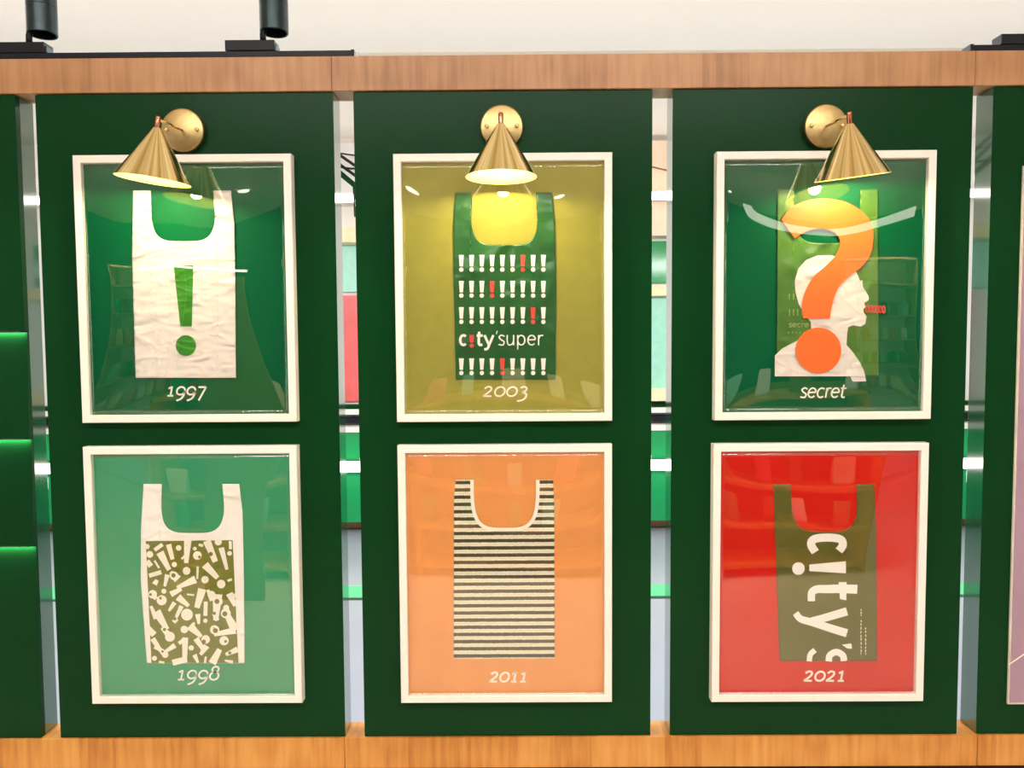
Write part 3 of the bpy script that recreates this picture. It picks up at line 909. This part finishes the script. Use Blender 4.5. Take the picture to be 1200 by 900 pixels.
tube(bm, [(1.29, 0.017, zt1 + 0.038), (1.29, 0.02, zt1 + 0.1)], 0.0075)
from_bm('lamp_body', bm, M['black_gloss'], ad)

# ------------------------------------------------------------------ shop seen through the gaps
def Z(y): return EYE + 0.004 + (401.3 - y)/FPX*(4.5 + DIST)
t = tag(empty('wall_cabinet', (0, 4.4, 0.09)), 'long glossy green cabinet by the back wall seen through the gaps', 'cabinet')
structure(box('trim_5', -6, 6, 4.52, 4.7, 0.09, 3.2, M['plaster']))
for k in range(12):
    box('door', -6 + k*1.0 + 0.003, -5 + k*1.0 - 0.003, 4.30, 4.45, 0.09, Z(503), M['shop_green'], t, 0.002)
box('worktop', -6, 6, 4.28, 4.52, Z(503), Z(497), M['white'], t, 0.002)
box('carcass', -6, 6, 4.45, 4.52, 0.09, Z(503), M['panel'], t)
st = tag(empty('shelf_rail', (0, 4.4, Z(494))), 'dark and white rails above the green cabinet', 'rail')
box('dark_rail', -6, 6, 4.40, 4.52, Z(494), Z(488), M['black'], st)
box('white_rail', -6, 6, 4.38, 4.52, Z(484), Z(478), M['white'], st)
box('dark_rail', -6, 6, 4.42, 4.52, Z(478), Z(473), M['panel'], st)
# gap between 1997 and 2003 columns
o = tag(box('pink_poster', -1.50, -1.16, 4.49, 4.52, Z(470), Z(346), M['pink'], None, 0.002), 'pink red poster on the back wall seen through the left gap', 'poster')
t = tag(empty('wall_shelf', (-1.3, 4.4, Z(290))), 'pale wooden shelf above green glass seen through the left gap', 'shelf')
box('shelf_board', -2.6, -0.75, 4.30, 4.52, Z(288), Z(271), M['cream'], t, 0.002)
box('back_panel', -2.6, -0.75, 4.48, 4.52, Z(342), Z(288), M['teal_pale'], t)
box('upright', -1.26, -1.25, 4.44, 4.48, Z(342), Z(288), M['shop_green'], t)
t = tag(empty('cable_bundle', (-1.3, 4.3, 2.7)), 'black cables under the ceiling seen through the left gap', 'cable')
for a, b, c in (((-1.55, 3.25), (-1.22, 2.98), 0.012), ((-1.55, 3.18), (-1.22, 2.90), 0.012), ((-1.5, 3.02), (-1.1, 3.0), 0.008), ((-1.45, 3.12), (-1.1, 3.11), 0.006)):
    bm = bmesh.new()
    tube(bm, [(a[0], 4.3, a[1] - 0.05), ((a[0]+b[0])/2, 4.3, (a[1]+b[1])/2 - 0.07), (b[0], 4.3, b[1] - 0.05)], c)
    from_bm('cable', bm, M['black'], t)
t = tag(empty('stair_rail', (-1.3, 4.2, 2.5)), 'dark green bent bracket on the white wall in the left gap', 'bracket')
bm = bmesh.new()
tube(bm, [(-1.52, 4.2, Z(196)), (-1.25, 4.2, Z(228)), (-1.24, 4.2, Z(262))], 0.022)
from_bm('bracket', bm, M['panel'], t)
# gap between 2003 and secret columns
t = tag(empty('hanging_banner', (1.25, 4.3, 2.4)), 'cream and peach banner boards seen high in the right gap', 'banner')
box('peach_board', 1.05, 1.50, 4.36, 4.40, Z(282), Z(176), M['peach'], t, 0.002)
bm = bmesh.new()
tube(bm, [(1.0, 4.34, Z(146)), (1.4, 4.34, Z(160))], 0.006)
from_bm('wire', bm, M['brown'], t)
bm = bmesh.new()
tube(bm, [(1.0, 4.34, Z(202)), (1.4, 4.34, Z(216))], 0.006)
from_bm('wire', bm, M['brown'], t)
t = tag(empty('product_shelf', (1.25, 4.4, Z(470))), 'cream framed shelf with pale teal stock seen through the right gap', 'shelf')
box('stock_board', 1.06, 1.48, 4.44, 4.52, Z(456), Z(350), M['teal_pale'], t)
box('shelf_board', 0.95, 1.6, 4.34, 4.52, Z(470), Z(456), M['cream'], t, 0.002)
box('shelf_board', 0.95, 1.6, 4.34, 4.52, Z(350), Z(338), M['cream'], t, 0.002)
box('dark_niche', 0.95, 1.6, 4.48, 4.52, Z(334), Z(286), M['shop_green'], t)
# luminous tubes on the back wall
for z, hh, n in ((Z(240), 0.03, 'long lit tube on the back wall near the ceiling'), (Z(542), 0.04, 'long lit tube in front of the green cabinet')):
    t = tag(empty('wall_light', (0, 4.25, z)), n, 'lamp')
    box('housing', -5.5, 5.5, 4.262, 4.278, z - hh*1.1, z + hh*1.1, M['white'], t, 0.002)
    box('diffuser', -5.45, 5.45, 4.24, 4.262, z - hh, z + hh, M['lamp_glow'], t, 0.004)

# ------------------------------------------------------------------ shop on the viewer's side (seen mirrored in the acrylic)
def pendant(y, wdt, label):  # housing of the added front fill lights
    t = tag(empty('front_fill_lamp', (0, y, 2.96)), label, 'lamp')
    box('housing', -wdt/2, wdt/2, y - 0.10, y + 0.10, 2.945, 2.985, M['white'], t, 0.003)
    for x in (-wdt/2 + 0.3, wdt/2 - 0.3):
        bm = bmesh.new(); tube(bm, [(x, y, 2.985), (x, y, 3.2)], 0.004); from_bm('wire', bm, M['black'], t)
pendant(-2.3, 3.5, 'added linear fill light before the picture panels')
t = tag(empty('rear_fill_lamp', (0, 1.0, 2.59)), 'added linear fill light hidden behind the upper beam', 'lamp')
box('housing', -4.1, 4.1, 0.9, 1.1, 2.54, 2.574, M['white'], t, 0.003)  # housing of the added rear fill lights
for x in (-3.9, 3.9):
    bm = bmesh.new(); tube(bm, [(x, 1.0, 2.574), (x, 1.0, 3.2)], 0.004); from_bm('wire', bm, M['black'], t)
t = tag(empty('curved_light', (2.95, -4.9, 2.75)), 'curved luminous pendant light hanging in the shop', 'lamp')
bm = bmesh.new()
rg = []
for k in range(41):
    a = math.radians(188 + 160*k/40)
    rg.append([bm.verts.new((2.95 + rr*math.cos(a), -4.9 + rr*math.sin(a), 2.75 + dz)) for rr, dz in ((0.97, -.05), (1.03, -.05), (1.03, .05), (0.97, .05))])
for A, B_ in zip(rg, rg[1:]):
    for k in range(4): bm.faces.new((A[k], A[(k+1) % 4], B_[(k+1) % 4], B_[k]))
bm.faces.new(rg[0]); bm.faces.new(rg[-1])
from_bm('curved_tube', bm, M['soft_glow'], t)
t = tag(empty('tube_light', (-2.8, -5, 2.2)), 'thin luminous tube hanging in the shop', 'lamp')
bm = bmesh.new(); tube(bm, [(-3.5, -5, 2.22), (-3.1, -5, 2.27), (-2.6, -5, 2.27), (-2.1, -5, 2.2)], 0.013); from_bm('tube', bm, M['lamp_glow'], t)
g = tag(empty('shelf_unit', (0, -3.3, 0)), 'long wooden shop shelf unit facing the pictures', 'shelf')
for z in (0.06, 0.36, 0.66, 1.02):
    box('shelf_board', -2.4, 2.4, -3.55, -3.1, z, z + 0.03, M['wood_warm_lit'], g, 0.003)
box('back_board', -2.4, 2.4, -3.58, -3.55, 0, 1.1, M['brown'], g)
for x in (-2.4, -0.8, 0.8, 2.37):
    box('side_board', x, x + 0.03, -3.55, -3.1, 0, 1.05, M['wood_warm_lit'], g)
random.seed(8)
cols = [M['white'], M['teal_pale'], M['cream'], M['shop_green'], M['pink'], M['brown']]
pouch = bmesh.new()
add_box(pouch, -0.06, 0.06, -0.04, 0.04, 0, 0.19, 0.02)
for v in pouch.verts:
    if v.co.z > 0.15: v.co.y *= 0.25
pm = bpy.data.meshes.new('pouch'); pouch.to_mesh(pm); pouch.free()
meshes = []
for c in cols:
    q = pm.copy(); q.materials.append(c); meshes.append(q)
names = ['white', 'pale teal', 'cream', 'green', 'pink', 'brown']
ORD = ['first', 'second', 'third', 'fourth', 'fifth', 'sixth', 'seventh', 'eighth', 'ninth', 'tenth', 'eleventh', 'twelfth', 'thirteenth', 'fourteenth', 'fifteenth']
for z, row in ((0.3905, 'lower'), (0.6905, 'middle'), (1.0505, 'top')):
    for k in range(15):
        x = -2.25 + k*0.32 + random.uniform(-.03, .03)
        if abs(x + 0.8) < 0.09 or abs(x - 0.8) < 0.09: x += 0.12
        i = random.randrange(6)
        o = bpy.data.objects.new('pouch', meshes[i]); C.objects.link(o)
        o.location = (x, -3.25, z)
        tag(o, names[i] + ' snack pouch, ' + ORD[k] + ' on the ' + row + ' shelf of the shop unit', 'pouch', 'pouches on the shop shelf unit')
st = tag(box('standee', -1.85, -1.45, -2.75, -2.7, 0.0, 1.95, M['brown'], None, 0.01), 'brown standing board in the shop aisle', 'board')
for n_, (x, y) in enumerate(((-3.2, -4.2), (-2.6, -5.6), (3.0, -4.0), (0.6, -6.2), (2.2, -6.6), (-1.2, -6.4))):
    t = tag(empty('downlight', (x, y, 3.19)), ORD[n_] + ' round ceiling downlight of the shop in front of the pictures', 'lamp', 'ceiling downlights')
    bm = bmesh.new(); lathe(bm, [(0, 0), (0.06, 0), (0.06, 0.01), (0, 0.01)], 20, Matrix.Translation((x, y, 3.185))); from_bm('diffuser', bm, M['lamp_glow'], t)

# added fill boxes out of view at the sides; display cabinets of the shop
for x, nm in ((-5.6, 'left'), (5.6, 'right')):
    t = tag(empty('added_light_box', (x, -3.2, 0)), 'large added fill light box on the ' + nm + ' side of the shop', 'fill light')
    box('case', x - 0.1, x + 0.1, -4.3, -2.1, 0, 2.7, M['black'], t, 0.01)
    sx = 1 if x < 0 else -1
    box('lit_face', x + sx*0.1, x + sx*0.11, -4.2, -2.2, 0.8, 2.6, M['fill_box_glow'], t)  # glowing face added for fill and for streaks on the brass cones
for x, nm in ((-4.8, 'left'), (4.7, 'right')):
    t = tag(empty('display_cabinet', (x, -7.4, 0)), 'tall display cabinet with goods against the ' + nm + ' end of the dark wall', 'cabinet')
    box('back_board', x - 0.6, x + 0.6, -7.58, -7.56, 0, 2.5, M['plaster'], t)
    for z in (0.6, 1.0, 1.4, 1.8, 2.2, 2.48):
        box('shelf_board', x - 0.6, x + 0.6, -7.56, -7.2, z, z + 0.025, M['wood_top'], t)
    for q in (-0.6, 0.58):
        box('side_board', x + q, x + q + 0.02, -7.56, -7.2, 0, 2.5, M['wood_top'], t)
    area('cabinet_light', (x, -7.1, 2.6), (1.1, 0.1), 12, (1, 0.98, 0.95), (math.radians(-25), 0, 0))
    for zi, z in enumerate((0.626, 1.026, 1.426, 1.826)):
        for k in range(6):
            o = bpy.data.objects.new('pouch', meshes[(k*2 + zi) % 6]); C.objects.link(o)
            o.location = (x - 0.5 + k*0.19, -7.35, z)
            tag(o, names[(k*2 + zi) % 6] + ' snack pouch, ' + ORD[k] + ' on the ' + ORD[zi] + ' shelf of the ' + nm + ' display cabinet', 'pouch', 'pouches in the display cabinets')
